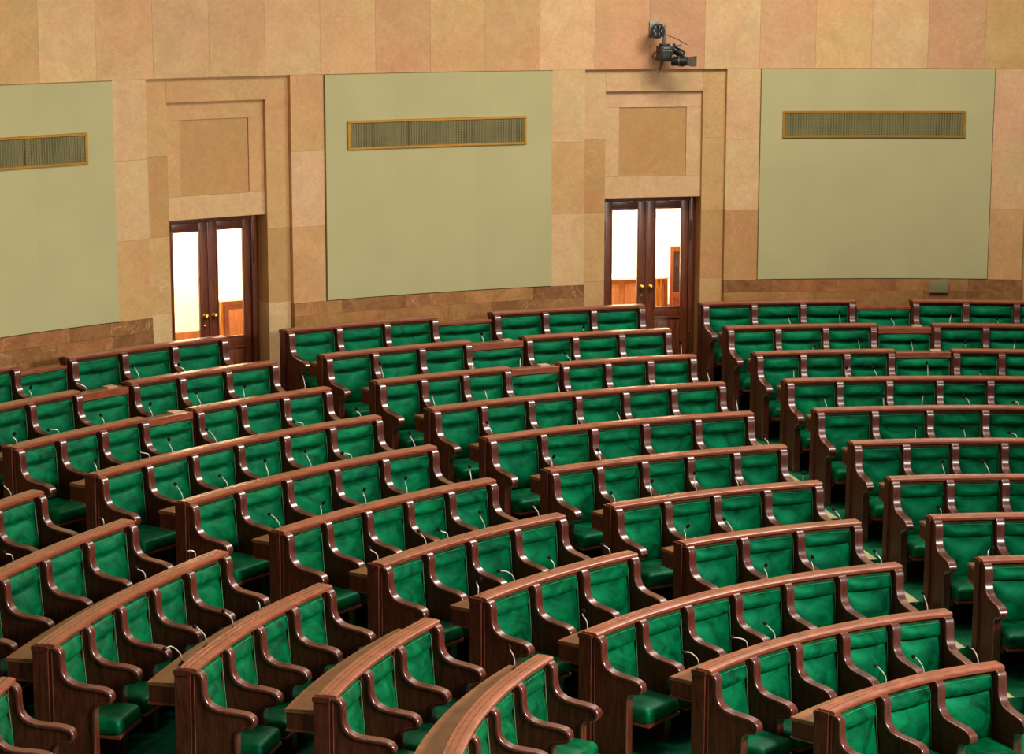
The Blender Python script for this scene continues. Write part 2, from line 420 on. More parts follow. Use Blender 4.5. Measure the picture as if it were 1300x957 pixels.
def make_bench(row, start, pitch, n, where):
    R, Z, F = ROW_R[row], ROW_Z[row], FLOOR[row]
    th = [start + pitch * i for i in range(n + 1)]
    e = .046 / R
    t0, t1 = th[0] - e, th[-1] + e
    arc = Arc((t0 + t1) / 2, R, F)
    seats = {2: 'two', 3: 'three', 4: 'four', 5: 'five', 6: 'six'}[n]
    phrase = f'{ORD[row]} bench, {where}'
    root = thing('bench', f'green-seated dark wood bench, {ORD[row]} from wall, {where}', 'bench', arc.loc(), arc.rot(), 'curved benches of the assembly hall')
    sweep('back_panel', arc, t0 + .004 / R, t1 - .004 / R, rect(R + .030, R + .122, F, Z - .012), root, WOOD_PANEL)
    sweep('top_rail', arc, t0, t1, rail_profile(R, Z), root, WOOD_RAIL, step=.02)
    if row > 0: add_desk(arc, t0 + .012 / R, t1 - .012 / R, R, Z, root)
    # end posts with their moulded caps
    for s, t in ((-1, t0), (1, t1)):
        d = .012 / R
        a, b = (t - d, t + .03 / R) if s < 0 else (t - .03 / R, t + d)
        post = sweep('end_post', arc, a, b, [(R + .036, F), (R + .156, F), (R + .156, Z - .03), (R + .036, Z - .03)], root, WOOD_PANEL)
        c = .006 / R
        sweep('post_cap', arc, a - c, b + c, rect(R + .028, R + .163, Z - .03, Z + .010, .007), post, WOOD_PANEL)
    for t in th: child_at('divider', DIVIDER, root, arc, t, R, Z)
    w = pitch * R - .084 - .010
    S = seat_set(w, R)
    for i in range(n):
        t = th[i] + pitch / 2
        for nm in ('backrest', 'headrest', 'seat', 'seat_frame'):
            if nm == 'seat_frame':
                q = link('seat_frame', S[nm], seat); continue
            o = child_at(nm, S[nm], root, arc, t, R, Z)
            if nm == 'backrest': link('piping', S['piping'], o)
            if nm == 'seat': seat = o
    HALL.append((row, t0, t1, phrase))
    return root

def make_low(row, a, b, where, dz, fascia):
    """low folding section that closes the gap between two benches"""
    R, Z, F = ROW_R[row], ROW_Z[row], FLOOR[row]
    e = .060 / R; t0, t1 = a + e, b - e
    arc = Arc((t0 + t1) / 2, R, F)
    root = thing('folding_seat_section', f'low green seat section without armrests, {ORD[row]} from wall, {where}', 'folding seat', arc.loc(), arc.rot(), 'low folding sections between benches')
    zt = Z - dz
    g = .008 / R
    sweep('back_panel', arc, t0 + g, t1 - g, rect(R + .030, R + .150, F, zt - .03), root, WOOD_PANEL)
    sweep('top_rail', arc, t0 + g, t1 - g, [(R + .150, zt - .03), (R + .158, zt - .02), (R + .158, zt - .005), (R + .150, zt), (R + .012, zt), (R + .004, zt - .006), (R + .004, zt - fascia), (R + .03, zt - fascia)], root, WOOD_RAIL)
    if row > 0: add_desk(arc, t0 + g, t1 - g, R, Z - .02, root)
    w = (t1 - t0) * R - .03
    S = seat_set(w, R, low=dz + fascia - .046 + .004)
    tm = (t0 + t1) / 2
    for nm in ('backrest', 'headrest', 'seat'):
        o = child_at(nm, S[nm], root, arc, tm, R, Z)
        if nm == 'backrest': link('piping', S['piping'], o)
        if nm == 'seat': link('seat_frame', S['seat_frame'], o)
    if row > 0:
        tp = tm + .35 * (t1 - tm) + .05 / R
        sweep('hinge_plate', arc, tp - .055 / R, tp + .065 / R, rect(R + .09, R + .20, zt - .002, zt + .008, .002), root, PLATE)
    HALL.append((row, t0, t1, f'{ORD[row]} low section, {where}'))

BLK = {'A': 'left of left doorway', 'B': 'between the doorways', 'C': 'right of right doorway', 'L': 'block at left edge'}
# (row, block, first divider, pitch, seats)
BENCHES = [
    (0, 'A', -.9997, .0470, 3), (0, 'A', -.8047, .0478, 3), (0, 'B', -.5968, .0465, 3), (0, 'B', -.3963, .0468, 3), (0, 'C', -.1941, .0466, 3), (0, 'C', .0060, .0467, 3),
    (1, 'A', -.9997, .0470, 3), (1, 'A', -.8008, .0472, 3), (1, 'B', -.6034, .0477, 3), (1, 'B', -.3978, .0471, 3), (1, 'C', -.1931, .0475, 3), (1, 'C', .0116, .0475, 3),
    (2, 'A', -.9946, .0455, 3), (2, 'A', -.7972, .0469, 3), (2, 'B', -.5977, .0457, 3), (2, 'B', -.3976, .0457, 3), (2, 'C', -.1897, .0459, 3), (2, 'C', .0152, .0459, 3),
    (3, 'L', -1.3999, .05518, 6), (3, 'A', -.9926, .05521, 6), (3, 'B', -.5925, .05493, 6), (3, 'C', -.1862, .05485, 6),
    (4, 'L', -1.3836, .06278, 5), (4, 'A', -.9833, .0639, 5), (4, 'B', -.5885, .0639, 5), (4, 'C', -.1845, .0641, 5),
    (5, 'M', -1.5860, .0605, 2), (5, 'L', -1.3690, .06074, 5), (5, 'A', -.9664, .06053, 5), (5, 'B', -.5768, .06119, 5), (5, 'C', -.1753, .06103, 5),
    (6, 'L', -1.3585, .07277, 4), (6, 'A', -.9593, .07394, 4), (6, 'B', -.5754, .0740, 4), (6, 'C', -.1711, .07448, 4),
    (7, 'L', -1.3547, .09475, 3), (7, 'A', -.9505, .09461, 3), (7, 'B', -.5673, .09244, 3), (7, 'C', -.1637, .09352, 3),
    (8, 'L', -1.6998, .10445, 6), (8, 'A', -.9340, .10455, 6), (8, 'C', -.1478, .10450, 6),
    (9, 'A', -.9059, .11778, 5), (9, 'C', -.1080, .11780, 5),
    (10, 'A', -.8860, .17713, 3),
]
for row, blk, st, pitch, n in BENCHES:
    if row < 3:
        left = not any(b[0] == row and b[1] == blk and b[2] < st for b in BENCHES)
        where = BLK[blk] + (', left of low section' if left else ', right of low section')
    elif blk == 'M': where = 'cut off at lower left corner'
    elif row == 8 and blk == 'A': where = 'spanning left and middle blocks'
    elif row == 9 and blk == 'A': where = 'five seats, bottom middle'
    elif row == 10: where = 'nearest, at bottom edge'
    else: where = BLK[blk]
    make_bench(row, st, pitch, n, where)
for row in (0, 1, 2):
    for blk in 'ABC':
        bs = sorted(b for b in BENCHES if b[0] == row and b[1] == blk)
        a = bs[0][2] + bs[0][3] * bs[0][4]; b = bs[1][2]
        make_low(row, a, b, BLK[blk], (.06, .018, .004)[row], (.034, .075, .07)[row])

# ------------------------------------------------------------------ microphones
MICS = [(2, -0.8871, -0.889, 0.101), (2, -0.8324, -0.846, 0.073), (2, -0.7802, -0.788, 0.15), (2, -0.735, -0.7424, 0.086), (2, -0.4348, -0.437, 0.062), (2, -0.3333, -0.3341, 0.069), (2, -0.1274, -0.1297, 0.117), (2, -0.0785, -0.0796, 0.147), (2, -0.0253, -0.0309, 0.09), (2, 0.0273, 0.0306, 0.123), (2, 0.0741, 0.0725, 0.07),
 (3, -0.9754, -0.9787, 0.087), (3, -0.9292, -0.9425, 0.046), (3, -0.8814, -0.8862, 0.084), (3, -0.83, -0.8331, 0.103), (3, -0.7774, -0.784, 0.139), (3, -0.7311, -0.7314, 0.126), (3, -0.665, -0.671, 0.173), (3, -0.581, -0.5862, 0.175), (3, -0.4867, -0.4854, 0.115), (3, -0.4352, -0.4355, 0.112), (3, -0.381, -0.3883, 0.101), (3, -0.2640, -0.266, 0.15), (3, -0.1269, -0.126, 0.047), (3, -0.0792, -0.0789, 0.14), (3, -0.0248, -0.0255, 0.11), (3, 0.0292, 0.0282, 0.085), (3, 0.0767, 0.0775, 0.105),
 (4, -1.075, -1.087, 0.118), (4, -0.9733, -0.9759, 0.092), (4, -0.9101, -0.9255, 0.07), (4, -0.8839, -0.8894, 0.123), (4, -0.8313, -0.845, 0.143), (4, -0.7297, -0.7429, 0.053), (4, -0.6640, -0.6700, 0.084), (4, -0.5784, -0.5817, 0.149), (4, -0.5181, -0.5226, 0.133), (4, -0.4356, -0.4389, 0.141), (4, -0.2670, -0.2700, 0.138), (4, -0.1739, -0.174, 0.124), (4, -0.1161, -0.1173, 0.108), (4, -0.0831, -0.0883, 0.102), (4, -0.0284, -0.0309, 0.158), (4, 0.027, 0.0275, 0.048),
 (5, -1.1985, -1.2138, 0.074), (5, -1.0725, -1.079, 0.03), (5, -0.9657, -0.9779, 0.143), (5, -0.9068, -0.9192, 0.107), (5, -0.8539, -0.8599, 0.15), (5, -0.7986, -0.8079, 0.155), (5, -0.7459, -0.7606, 0.058), (5, -0.6665, -0.675, 0.144), (5, -0.5699, -0.5781, 0.136), (5, -0.4649, -0.4681, 0.168), (5, -0.4131, -0.4179, 0.112), (5, -0.2720, -0.2750, 0.152), (5, -0.1677, -0.1704, 0.122), (5, -0.1017, -0.1036, 0.117), (5, -0.0586, -0.0561, 0.134), (5, -0.0033, -0.0116, 0.1), (5, 0.0515, 0.0441, 0.032),
 (6, -1.1503, -1.1691, 0.096), (6, -1.0700, -1.0880, 0.045), (6, -0.9413, -0.9602, 0.127), (6, -0.8814, -0.8791, 0.089), (6, -0.8169, -0.8208, 0.116), (6, -0.7584, -0.7622, 0.14), (6, -0.6690, -0.6730, 0.128), (6, -0.5594, -0.5579, 0.098), (6, -0.494, -0.4995, 0.103), (6, -0.2760, -0.2830, 0.091), (6, -0.0933, -0.0936, 0.119), (6, -0.032, -0.038, 0.113), (6, 0.0302, 0.0191, 0.055),
 (7, -1.3118, -1.3582, 0.144), (7, -1.2568, -1.2871, 0.145), (7, -1.2003, -1.2241, 0.122), (7, -1.146, -1.157, 0.047), (7, -0.9301, -0.9488, 0.105), (7, -0.8495, -0.8643, 0.113), (7, -0.8135, -0.8311, 0.076), (7, -0.7546, -0.7645, 0.144), (7, -0.6700, -0.6810, 0.117), (7, -0.5545, -0.5625, 0.088), (7, -0.5014, -0.5016, 0.147), (7, -0.4356, -0.4403, 0.178), (7, -0.3753, -0.3831, 0.114), (7, -0.2850, -0.2850, 0.07), (7, -0.0927, -0.0961, 0.131), (7, -0.0328, -0.0444, 0.125),
 (8, -0.9195, -0.919, 0.089), (8, -0.8476, -0.8822, 0.105), (8, -0.7728, -0.7854, 0.087), (8, -0.6720, -0.6900, 0.085), (8, -0.5442, -0.5415, 0.106), (8, -0.4662, -0.482, 0.118), (8, -0.2950, -0.3080, 0.101), (8, -0.143, -0.1487, 0.065),
 (9, -1.0850, -1.1080, 0.134), (9, -0.8955, -0.9104, 0.128), (9, -0.5183, -0.5235, 0.105), (9, -0.4319, -0.4368, 0.117), (9, -0.3080, -0.3250, 0.106), (9, -0.1296, -0.1228, 0.062),
 (10, -0.8618, -0.9133, 0.125), (10, -0.7302, -0.779, 0.092), (10, -0.6618, -0.6926, 0.126), (10, -0.3240, -0.3380, 0.146), (11, -0.6129, -0.655, 0.129), (11, -0.5044, -0.5417, 0.128), (11, -0.3590, -0.3900, 0.123)]
NTH = ['first', 'second', 'third', 'fourth', 'fifth', 'sixth', 'seventh']
host = {}
for q in MICS:
    row = q[0] - 1
    h = min((x for x in HALL if x[0] == row), key=lambda x: 0 if x[1] <= q[1] <= x[2] else min(abs(q[1] - x[1]), abs(q[1] - x[2])))
    host.setdefault(h[:3] + (h[3],), []).append(q)
for h, qs in host.items():
    qs.sort(key=lambda q: q[1])
    for i, (rw, te, thh, dz) in enumerate(qs):
        row = rw - 1; R, Z = ROW_R[row], ROW_Z[row]
        te = min(max(te, h[1] + .06 / R), h[2] - .06 / R)
        what = h[3]
        which = 'single' if len(qs) == 1 else 'leftmost' if i == 0 else NTH[i] + '-from-left'
        zb = Z - .1005 - (.02 if 'low section' in h[3].split(',')[0] else 0)
        arc = Arc(te, R + .27, zb)
        m = thing('microphone', f'{which} gooseneck microphone behind {what}', 'microphone', arc.loc(), arc.rot(), 'gooseneck microphones on the desks')
        bm = bmesh.new(); lathe_bm(bm, (0, 0, 0), (0, 0, 1), [(-.001, .030), (.006, .030), (.012, .024), (.020, .012), (.034, .008)], 14)
        link('base', to_mesh(bm, 'base'), m, BLACK)
        hd = arc.p(thh, R + .25, Z + dz); mid = Vector((hd.x * .12, 0, .11))
        p0 = Vector((0, 0, .03)); bow = Vector((hd.x * .42 + .012 * random.uniform(-1, 1), .02, max(.13, hd.z * .78)))
        d = (hd - bow).normalized(); neck_end = hd - d * .02
        ctl = [(p0.x, p0.y, p0.z), tuple(mid), tuple(bow), tuple(neck_end)]
        pts = []
        for k in range(3):
            P0, P1, P2, P3 = ctl[max(k - 1, 0)], ctl[k], ctl[k + 1], ctl[min(k + 2, 3)]
            for s in range(6):
                t = s / 6
                pts.append([.5 * (2 * P1[j] + (P2[j] - P0[j]) * t + (2 * P0[j] - 5 * P1[j] + 4 * P2[j] - P3[j]) * t * t + (3 * P1[j] - P0[j] - 3 * P2[j] + P3[j]) * t ** 3) for j in range(3)])
        pts.append(list(ctl[-1]))
        bm = bmesh.new(); tube_bm(bm, pts, .0048, 8)
        link('gooseneck', to_mesh(bm, 'gooseneck', 60), m, STEEL)
        bm = bmesh.new(); lathe_bm(bm, neck_end, d, [(-.012, .006), (-.002, .012), (.012, .0165), (.028, .0165), (.040, .011), (.045, .003)], 14)
        link('foam_windscreen', to_mesh(bm, 'windscreen', 60), m, FOAM)

# ------------------------------------------------------------------ tiers, aisle edging
W0 = Arc(0, 0, 0)
T0, T1 = -1.85, .62
edges = [ROW_R[i] + .125 for i in range(11)]
prof = []
# stepped section from the centre of the hall to the wall, closed below
zlow = FLOOR[10] - .3
prof.append((1.0, zlow)); prof.append((15.6, zlow)); prof.append((15.6, FLOOR[0])); 
for i in range(1, 11):
    prof.append((edges[i], FLOOR[i - 1])); prof.append((edges[i], FLOOR[i]))
prof.append((1.0, FLOOR[10]))
fl = sweep('floor', W0, T0, T1, prof, None, CARPET, step=.03, smooth=20); tag(fl, kind='structure')
def edging(i, c, s):
    """pale band that borders the aisle on one tread"""
    ro = edges[i] if i > 0 else WALL_R - .1; ri = edges[i + 1] if i < 10 else 2.6
    bm = bmesh.new(); n = 4; V = []
    for k in range(n + 1):
        r = ri + (ro - ri) * k / n - (.004 if k == n else 0)
        a, b = sorted((s * .21 / r, s * .335 / r))
        V.append([bm.verts.new(W0.p(c + t, r, z)) for t, z in ((a, FLOOR[i] - .01), (b, FLOOR[i] - .01), (b, FLOOR[i] + .004), (a, FLOOR[i] + .004))])
    for p, q in zip(V, V[1:]):
        for k in range(4): bm.faces.new((p[k], p[(k + 1) % 4], q[(k + 1) % 4], q[k]))
    bm.faces.new(V[0][::-1]); bm.faces.new(V[-1]); return bm
k = 0
for c in AISLES[1:4]:
    for s in (-1, 1):
        bmx = bmesh.new()
        for i in range(0, 8 if c in (AISLES[2],) else 10):
            t = edging(i, c, s); me = bpy.data.meshes.new('t'); t.to_mesh(me); t.free(); bmx.from_mesh(me)
        k += 1; tag(link(f'trim_{k}', to_mesh(bmx, 'aisle_edging'), None, PALE_STONE), kind='structure')

# ------------------------------------------------------------------ the stone wall
def slab_mesh(name, pieces, mat):
    """pieces: (th0, th1, z0, z1, r_front, r_back, colour). one mesh, each slab with its own colour"""
    bm = bmesh.new(); ca = bm.faces.layers.int.new('idx'); cols = []
    for (t0, t1, z0, z1, rf, rb, col) in pieces:
        n = max(1, int(math.ceil((t1 - t0) / .02))); g = .0011; tt0, tt1 = t0 + g / rf, t1 - g / rf
        rings = []
        for k in range(n + 1):
            t = tt0 + (tt1 - tt0) * k / n
            rings.append([bm.verts.new(W0.p(t, r, z)) for r, z in ((rf, z0 + g), (rb, z0 + g), (rb, z1 - g), (rf, z1 - g))])
        fs = []
        for a, b in zip(rings, rings[1:]):
            for q in range(4): fs.append(bm.faces.new((a[q], a[(q + 1) % 4], b[(q + 1) % 4], b[q])))
        fs.append(bm.faces.new(rings[0][::-1])); fs.append(bm.faces.new(rings[-1]))
        for f in fs: f[ca] = len(cols)
        cols.append([min(.92, c * k) for c, k in zip(col[:3], (1.16, 1.34, 1.55))] + [1])
    bmesh.ops.recalc_face_normals(bm, faces=bm.faces)
    me = bpy.data.meshes.new(name); bm.to_mesh(me); bm.free()
    idx = [x.value for x in me.attributes['idx'].data]
    A = me.color_attributes.new('slab', 'FLOAT_COLOR', 'CORNER'); B = me.color_attributes.new('shift', 'FLOAT_COLOR', 'CORNER')
    sh = [[random.random() for _ in range(3)] for _ in cols]
    for p in me.polygons:
        for li in p.loop_indices:
            A.data[li].color = cols[idx[p.index]]; B.data[li].color = sh[idx[p.index]] + [1]
    me.materials.append(mat); return me

TAN = [(206, 164, 112), (200, 156, 106), (212, 172, 122), (196, 154, 108), (208, 160, 114), (202, 152, 112), (190, 150, 104), (214, 176, 124)]
def tan(): return srgb(*random.choice(TAN))
def shade(c, k): return (c[0] * k, c[1] * k, c[2] * k, 1)
LIGHT = srgb(203, 164, 116); MID = srgb(194, 150, 98); DARKT = srgb(182, 136, 84); PINK = srgb(208, 160, 120)
up = []
UPCOL = [(194, 152, 98), (206, 168, 116), (200, 156, 106), (196, 156, 110), (194, 152, 104), (204, 164, 114), (202, 160, 108), (196, 146, 100), (200, 156, 104), (198, 152, 104), (212, 172, 122), (204, 152, 108), (194, 142, 104), (210, 170, 122), (204, 156, 112), (210, 166, 112), (208, 166, 118), (196, 146, 106)]
i0 = 0
t = -.2346 - .0506 * 32
j = 0
while t < T1:
    col = srgb(*UPCOL[(j - 20) % len(UPCOL)])
    up.append((t, t + .0506, 3.035, 4.9, WALL_R, WALL_R + .35, col))
    up.append((t + .02, t + .0706, 4.9, 6.9, WALL_R, WALL_R + .35, tan()))
    t += .0506; j += 1
lowp = []
dado = []
def dcol(): return srgb(*random.choice([(158, 112, 66), (140, 96, 56), (168, 120, 70), (132, 88, 52), (160, 106, 64)]))
for ai, c in enumerate(AISLES):
    # two pilasters either side of each portal
    for s in (-1, 1):
        a, b = sorted((c + s * .0655, c + s * .0960))
        cols = {2: {-1: [MID, LIGHT, LIGHT], 1: [MID, PINK, MID]}, 3: {-1: [LIGHT, MID, LIGHT], 1: [DARKT, LIGHT, LIGHT]}}.get(ai, {-1: [MID, LIGHT, PINK], 1: [LIGHT, PINK, MID]})[s]
        for k, (z0, z1) in enumerate(((.212, 1.16), (1.16, 2.10), (2.10, 3.035))):
            if ai == 3 and s == 1 and k == 1: z1 = 2.10
            lowp.append((a, b, z0, z1, WALL_R, WALL_R + .35, cols[k]))
        # jamb of the portal, one step back
        a, b = sorted((c + s * .0448, c + s * .0655))
        for k, (z0, z1, cc) in enumerate(((-1.0, .24, LIGHT if ai == 2 else MID), (.24, 1.16, MID if s < 0 else DARKT), (1.16, 2.12, DARKT if s < 0 else MID), (2.12, 3.035, LIGHT if (s < 0 and ai == 3) else MID))):
            lowp.append((a, b, z0, z1, WALL_R + .07, WALL_R + .5, cc))
        # inner border around the blind panel
        a, b = sorted((c + s * .0310, c + s * .0448))
        lowp.append((a, b, 1.62, 2.53, WALL_R + .13, WALL_R + .45, LIGHT if ai == 3 else MID))
    lowp.append((c - .0448, c + .0448, 2.745, 3.035, WALL_R + .07, WALL_R + .5, LIGHT if ai == 3 else MID))
    lowp.append((c - .0448, c + .0448, 2.53, 2.745, WALL_R + .13, WALL_R + .45, PINK if ai == 3 else MID))
    lowp.append((c - .0310, c + .0310, 1.62, 2.53, WALL_R + .145, WALL_R + .45, DARKT))
    lowp.append((c - .0448, c + .0448, 1.335, 1.62, WALL_R + .125, WALL_R + .50, LIGHT))
    # stone behind the fabric panel, to the next portal
    if ai < len(AISLES) - 1:
        n = AISLES[ai + 1]
        lowp.append((c + .0960, n - .0960, .212, 3.035, WALL_R + .02, WALL_R + .35, MID))
        L = [c + .0655, c + .11, c + .17, c + .225, c + .29, n - .0655] if ai != 1 else [c + .0655, c + .13, c + .19, c + .262, n - .105, n - .0655]
        for k in range(5): dado.append((L[k], L[k + 1], .05, .212, WALL_R - .022, WALL_R + .35, dcol()))
        L = [c + .0655, c + .15, c + .21, c + .25, c + .30, n - .0655]
        for k in range(5): dado.append((L[k], L[k + 1], -.30, .05, WALL_R - .030, WALL_R + .35, dcol()))
        for k in range(5): dado.append((L[k], L[k + 1], -1.0, -.30, WALL_R - .030, WALL_R + .35, dcol()))
w = link('wall_back', slab_mesh('wall_back', up + lowp, STONE)); tag(w, kind='structure')
dd = link('baseboard_back', slab_mesh('baseboard_back', dado, STONE_DADO)); tag(dd, kind='structure')

# ------------------------------------------------------------------ fabric panels and their grilles
WHERE = {0: 'far beyond the left edge', 1: 'at the left edge', 2: 'between the two doorways', 3: 'right of the right doorway'}
for ai in (1, 2, 3):
    a, b = AISLES[ai] + .0967, AISLES[ai + 1] - .0967
    arc = Arc((a + b) / 2, WALL_R, .214)
    root = thing('wall_panel', f'large sage green fabric wall panel {WHERE[ai]}', 'wall panel', arc.loc(), arc.rot(), 'sage green wall panels')
    cuts = [a, a + (b - a) * .305, a + (b - a) * .66, b]
    for k in range(3):
        sweep('fabric_sheet', arc, cuts[k], cuts[k + 1], [(WALL_R - .030, .222), (WALL_R + .015, .216), (WALL_R + .015, 3.030), (WALL_R - .030, 3.024)], root, FABRIC, step=.02)
    # grille
    g0, g1 = (AISLES[ai] + .1165, AISLES[ai + 1] - .1210)
    z0, z1 = (2.09, 2.455) if ai != 3 else (2.115, 2.475)
    arc = Arc((g0 + g1) / 2, WALL_R - .03, z0)
    gr = thing('ventilation_grille', f'long olive grille with brass frame on the green panel {WHERE[ai]}', 'ventilation grille', arc.loc(), arc.rot(), 'brass framed grilles')
    e = .04 / WALL_R
    ro, ri = WALL_R - .055, WALL_R - .030
    fr = sweep('frame', arc, g0, g1, rect(ro, ri, z1 - .034, z1, .006), gr, BRASS_TRIM)
    sweep('frame', arc, g0, g1, rect(ro, ri, z0, z0 + .034, .006), gr, BRASS_TRIM)
    sweep('frame', arc, g0, g0 + e * .85, rect(ro, ri, z0 + .034, z1 - .034), gr, BRASS_TRIM)
    sweep('frame', arc, g1 - e * .85, g1, rect(ro, ri, z0 + .034, z1 - .034), gr, BRASS_TRIM)
    m3 = [g0 + e * .85 + (g1 - g0 - 1.7 * e) * k / 3 for k in range(4)]
    for k in range(3):
        bm = bmesh.new(); uvl = bm.loops.layers.uv.new('UVMap'); n = 8; V = []
        for q in range(n + 1):
            t = m3[k] + (m3[k + 1] - m3[k]) * q / n
            V.append([(bm.verts.new(arc.p(t, r, z)), (t * 15, z)) for r, z in ((WALL_R - .044, z0 + .034), (WALL_R - .030, z0 + .034), (WALL_R - .030, z1 - .034), (WALL_R - .044, z1 - .034))])
        def face(vs):
            f = bm.faces.new([x[0] for x in vs])
            for lp, x in zip(f.loops, vs): lp[uvl].uv = x[1]
        for p, q in zip(V, V[1:]):
            for s in range(4): face((p[s], p[(s + 1) % 4], q[(s + 1) % 4], q[s]))
        face(V[0][::-1]); face(V[-1])
        # vertical fins
        me = to_mesh(bm, 'mesh_insert'); 
        link('perforated_insert', me, gr, GRILLE)
        bm = bmesh.new(); nf = 22
        for q in range(nf):
            t = m3[k] + (m3[k + 1] - m3[k]) * (q + .5) / nf; p = arc.p(t, WALL_R - .046, 0); 
            h0, h1 = z0 + .034 - arc.z, z1 - .034 - arc.z
            box_bm(bm, p.x - .004, p.x + .004, p.y - .003, p.y + .002, h0, h1)
        tag(link('fins', to_mesh(bm, 'fins'), gr, OLIVE), kind='stuff')
    for k in (1, 2):
        sweep('mullion', arc, m3[k] - .0004, m3[k] + .0004, rect(WALL_R - .050, WALL_R - .030, z0 + .034, z1 - .034), gr, HINGE)

# small junction box on the dado
arc = Arc(.0350, WALL_R - .022, .035)
jb = thing('junction_box', 'small olive junction box on the stone base below the right green panel', 'junction box', arc.loc(), arc.rot())
box('body', -.122, .122, -.045, 0, .0, .15, jb, OLIVE, .006)
box('lid', -.126, .126, -.052, -.045, -.004, .154, jb, OLIVE, .003)

# ------------------------------------------------------------------ doors
for di, ai in enumerate((2, 3, 4, 1)):
    c = AISLES[ai] + .0003
    arc = Arc(c, 15.2, -1.0)
    root = link(f'door_{di + 1}', None, None, None, arc.loc(), arc.rot()); tag(root, kind='structure')
    H = 2.30
    # frame
    box('door_frame', -.685, -.603, -.03, .12, 0, H + .03, root, WOOD_DOOR)
    box('door_frame', .603, .685, -.03, .12, 0, H + .03, root, WOOD_DOOR)
    box('door_frame', -.603, .603, -.03, .12, H - .035, H + .03, root, WOOD_DOOR)
    box('stop_bead', .585, .603, -.045, -.02, 0, H - .035, root, WOOD_DOOR, .003)
    for s in (-1, 1):
        lf = bmesh.new()
        x0, x1 = sorted((s * .004, s * .600)); gx0, gx1 = sorted((s * .122, s * .486))
        zb, zt = .812, 2.158
        pb, pt_ = .12, .672
        y0, y1 = 0, .045
        for (a, b2, q0, q1) in ((x0, gx0, 0, H - .04), (gx1, x1, 0, H - .04), (gx0, gx1, zt, H - .04), (gx0, gx1, pt_, zb), (gx0, gx1, 0, pb)):
            box_bm(lf, a, b2, y0, y1, q0, q1, .003)
        leaf = link('door_leaf', to_mesh(lf, 'leaf'), root, WOOD_DOOR)
        pn = bmesh.new(); box_bm(pn, gx0, gx1, .014, .032, pb, pt_, .002); box_bm(pn, gx0 + .045, gx1 - .045, .004, .016, pb + .05, pt_ - .05, .006)
        link('lower_panel', to_mesh(pn, 'panel'), leaf, WOOD_DOOR)
        box('pane', gx0, gx1, .020, .026, zb, zt, leaf, GLASS, 0)
        bd = bmesh.new()
        for (a, b2, q0, q1) in ((gx0 - .012, gx0 + .006, zb - .012, zt + .012), (gx1 - .006, gx1 + .012, zb - .012, zt + .012), (gx0, gx1, zt - .006, zt + .012), (gx0, gx1, zb - .012, zb + .006), (gx0 - .012, gx1 + .012, pt_ - .01, pt_ + .014)):
            box_bm(bd, a, b2, -.010, .004, q0, q1, .003)
        link('glazing_bead', to_mesh(bd, 'bead'), leaf, WOOD_DOOR)
        kb = bmesh.new(); lathe_bm(kb, (s * .062, 0, 1.095), (0, -1, 0), [(-.002, .034), (.004, .034), (.008, .014), (.030, .011), (.036, .024), (.046, .033), (.058, .033), (.066, .022), (.070, .004)], 24)
        link('door_knob', to_mesh(kb, 'knob'), leaf, BRASS)
        if s < 0:
            kk = bmesh.new(); lathe_bm(kk, (s * .062, 0, .975), (0, -1, 0), [(-.002, .019), (.004, .019), (.006, .012), (.014, .011), (.016, .003)], 16); box_bm(kk, s * .062 - .006, s * .062 + .006, -.03, -.012, .955, .99, .002)
            link('key_lock', to_mesh(kk, 'lock'), leaf, BRASS)
        for zz in (1.74, .22):
            hb = bmesh.new(); xx = s * .603
            cyl_bm(hb, (xx, -.052, zz), (xx, -.052, zz + .25), .012, .012, 12); cyl_bm(hb, (xx, -.052, zz - .02), (xx, -.052, zz), .004, .011, 12); cyl_bm(hb, (xx, -.052, zz + .25), (xx, -.052, zz + .27), .011, .004, 12)
            box_bm(hb, xx - .012, xx + .012, -.05, .0, zz + .02, zz + .23, .002)
            link('hinge', to_mesh(hb, 'hinge'), leaf, HINGE)
    # astragal on the right leaf
    box('astragal', -.012, .014, -.012, 0, .0, H - .04, root, WOOD_DOOR, .003)

# ------------------------------------------------------------------ corridor beyond the doors
cw = sweep('wall_corridor', W0, -1.25, .36, rect(18.2, 18.35, -1.0, 3.0), None, PLASTER, step=.04); tag(cw, kind='structure')
cf = sweep('floor_corridor', W0, -1.25, .36, rect(15.6, 18.35, -1.15, -1.0), None, CORRIDOR_FLOOR, step=.04); tag(cf, kind='structure')
cc = sweep('ceiling_corridor', W0, -1.25, .36, rect(15.36, 18.35, 3.0, 3.12), None, PLASTER, step=.04); tag(cc, kind='structure')
sb = sweep('baseboard_corridor', W0, -1.25, .36, rect(18.17, 18.2, -1.0, -.62, .004), None, WOOD_LIGHT, step=.04); tag(sb, kind='structure')
def cabinet(t0, t1, label):
    arc = Arc((t0 + t1) / 2, 17.7, -1.0)
    r = thing('radiator_cover', label, 'cabinet', arc.loc(), arc.rot(), 'wooden radiator covers in the corridor')
    hw = (t1 - t0) * 17.7 / 2
    box('carcass', -hw, hw, .0, .38, .0, .84, r, WOOD_LIGHT, .004)
    box('top_ledge', -hw - .04, hw + .04, -.05, .40, .84, .875, r, PLASTER, .006)
    n = max(1, round(2 * hw / .7)); ww = 2 * hw / n
    for k in range(n):
        x = -hw + ww * k
        d = box('door', x + .05, x + ww - .05, -.02, .0, .08, .78, r, WOOD_DARK if n == 1 else WOOD_LIGHT, .004)
        box('panel_field', x + .11, x + ww - .11, -.028, -.016, .14, .72, d, WOOD_LIGHT, .006)
    box('brass_edge', -hw - .012, -hw + .014, -.03, .0, .0, .84, r, BRASS, .003)
    for q in (hw - .012, hw - .10, hw - .17): box('brass_edge', q - .014, q + .012, -.034, .0, .0, .84, r, BRASS, .003)
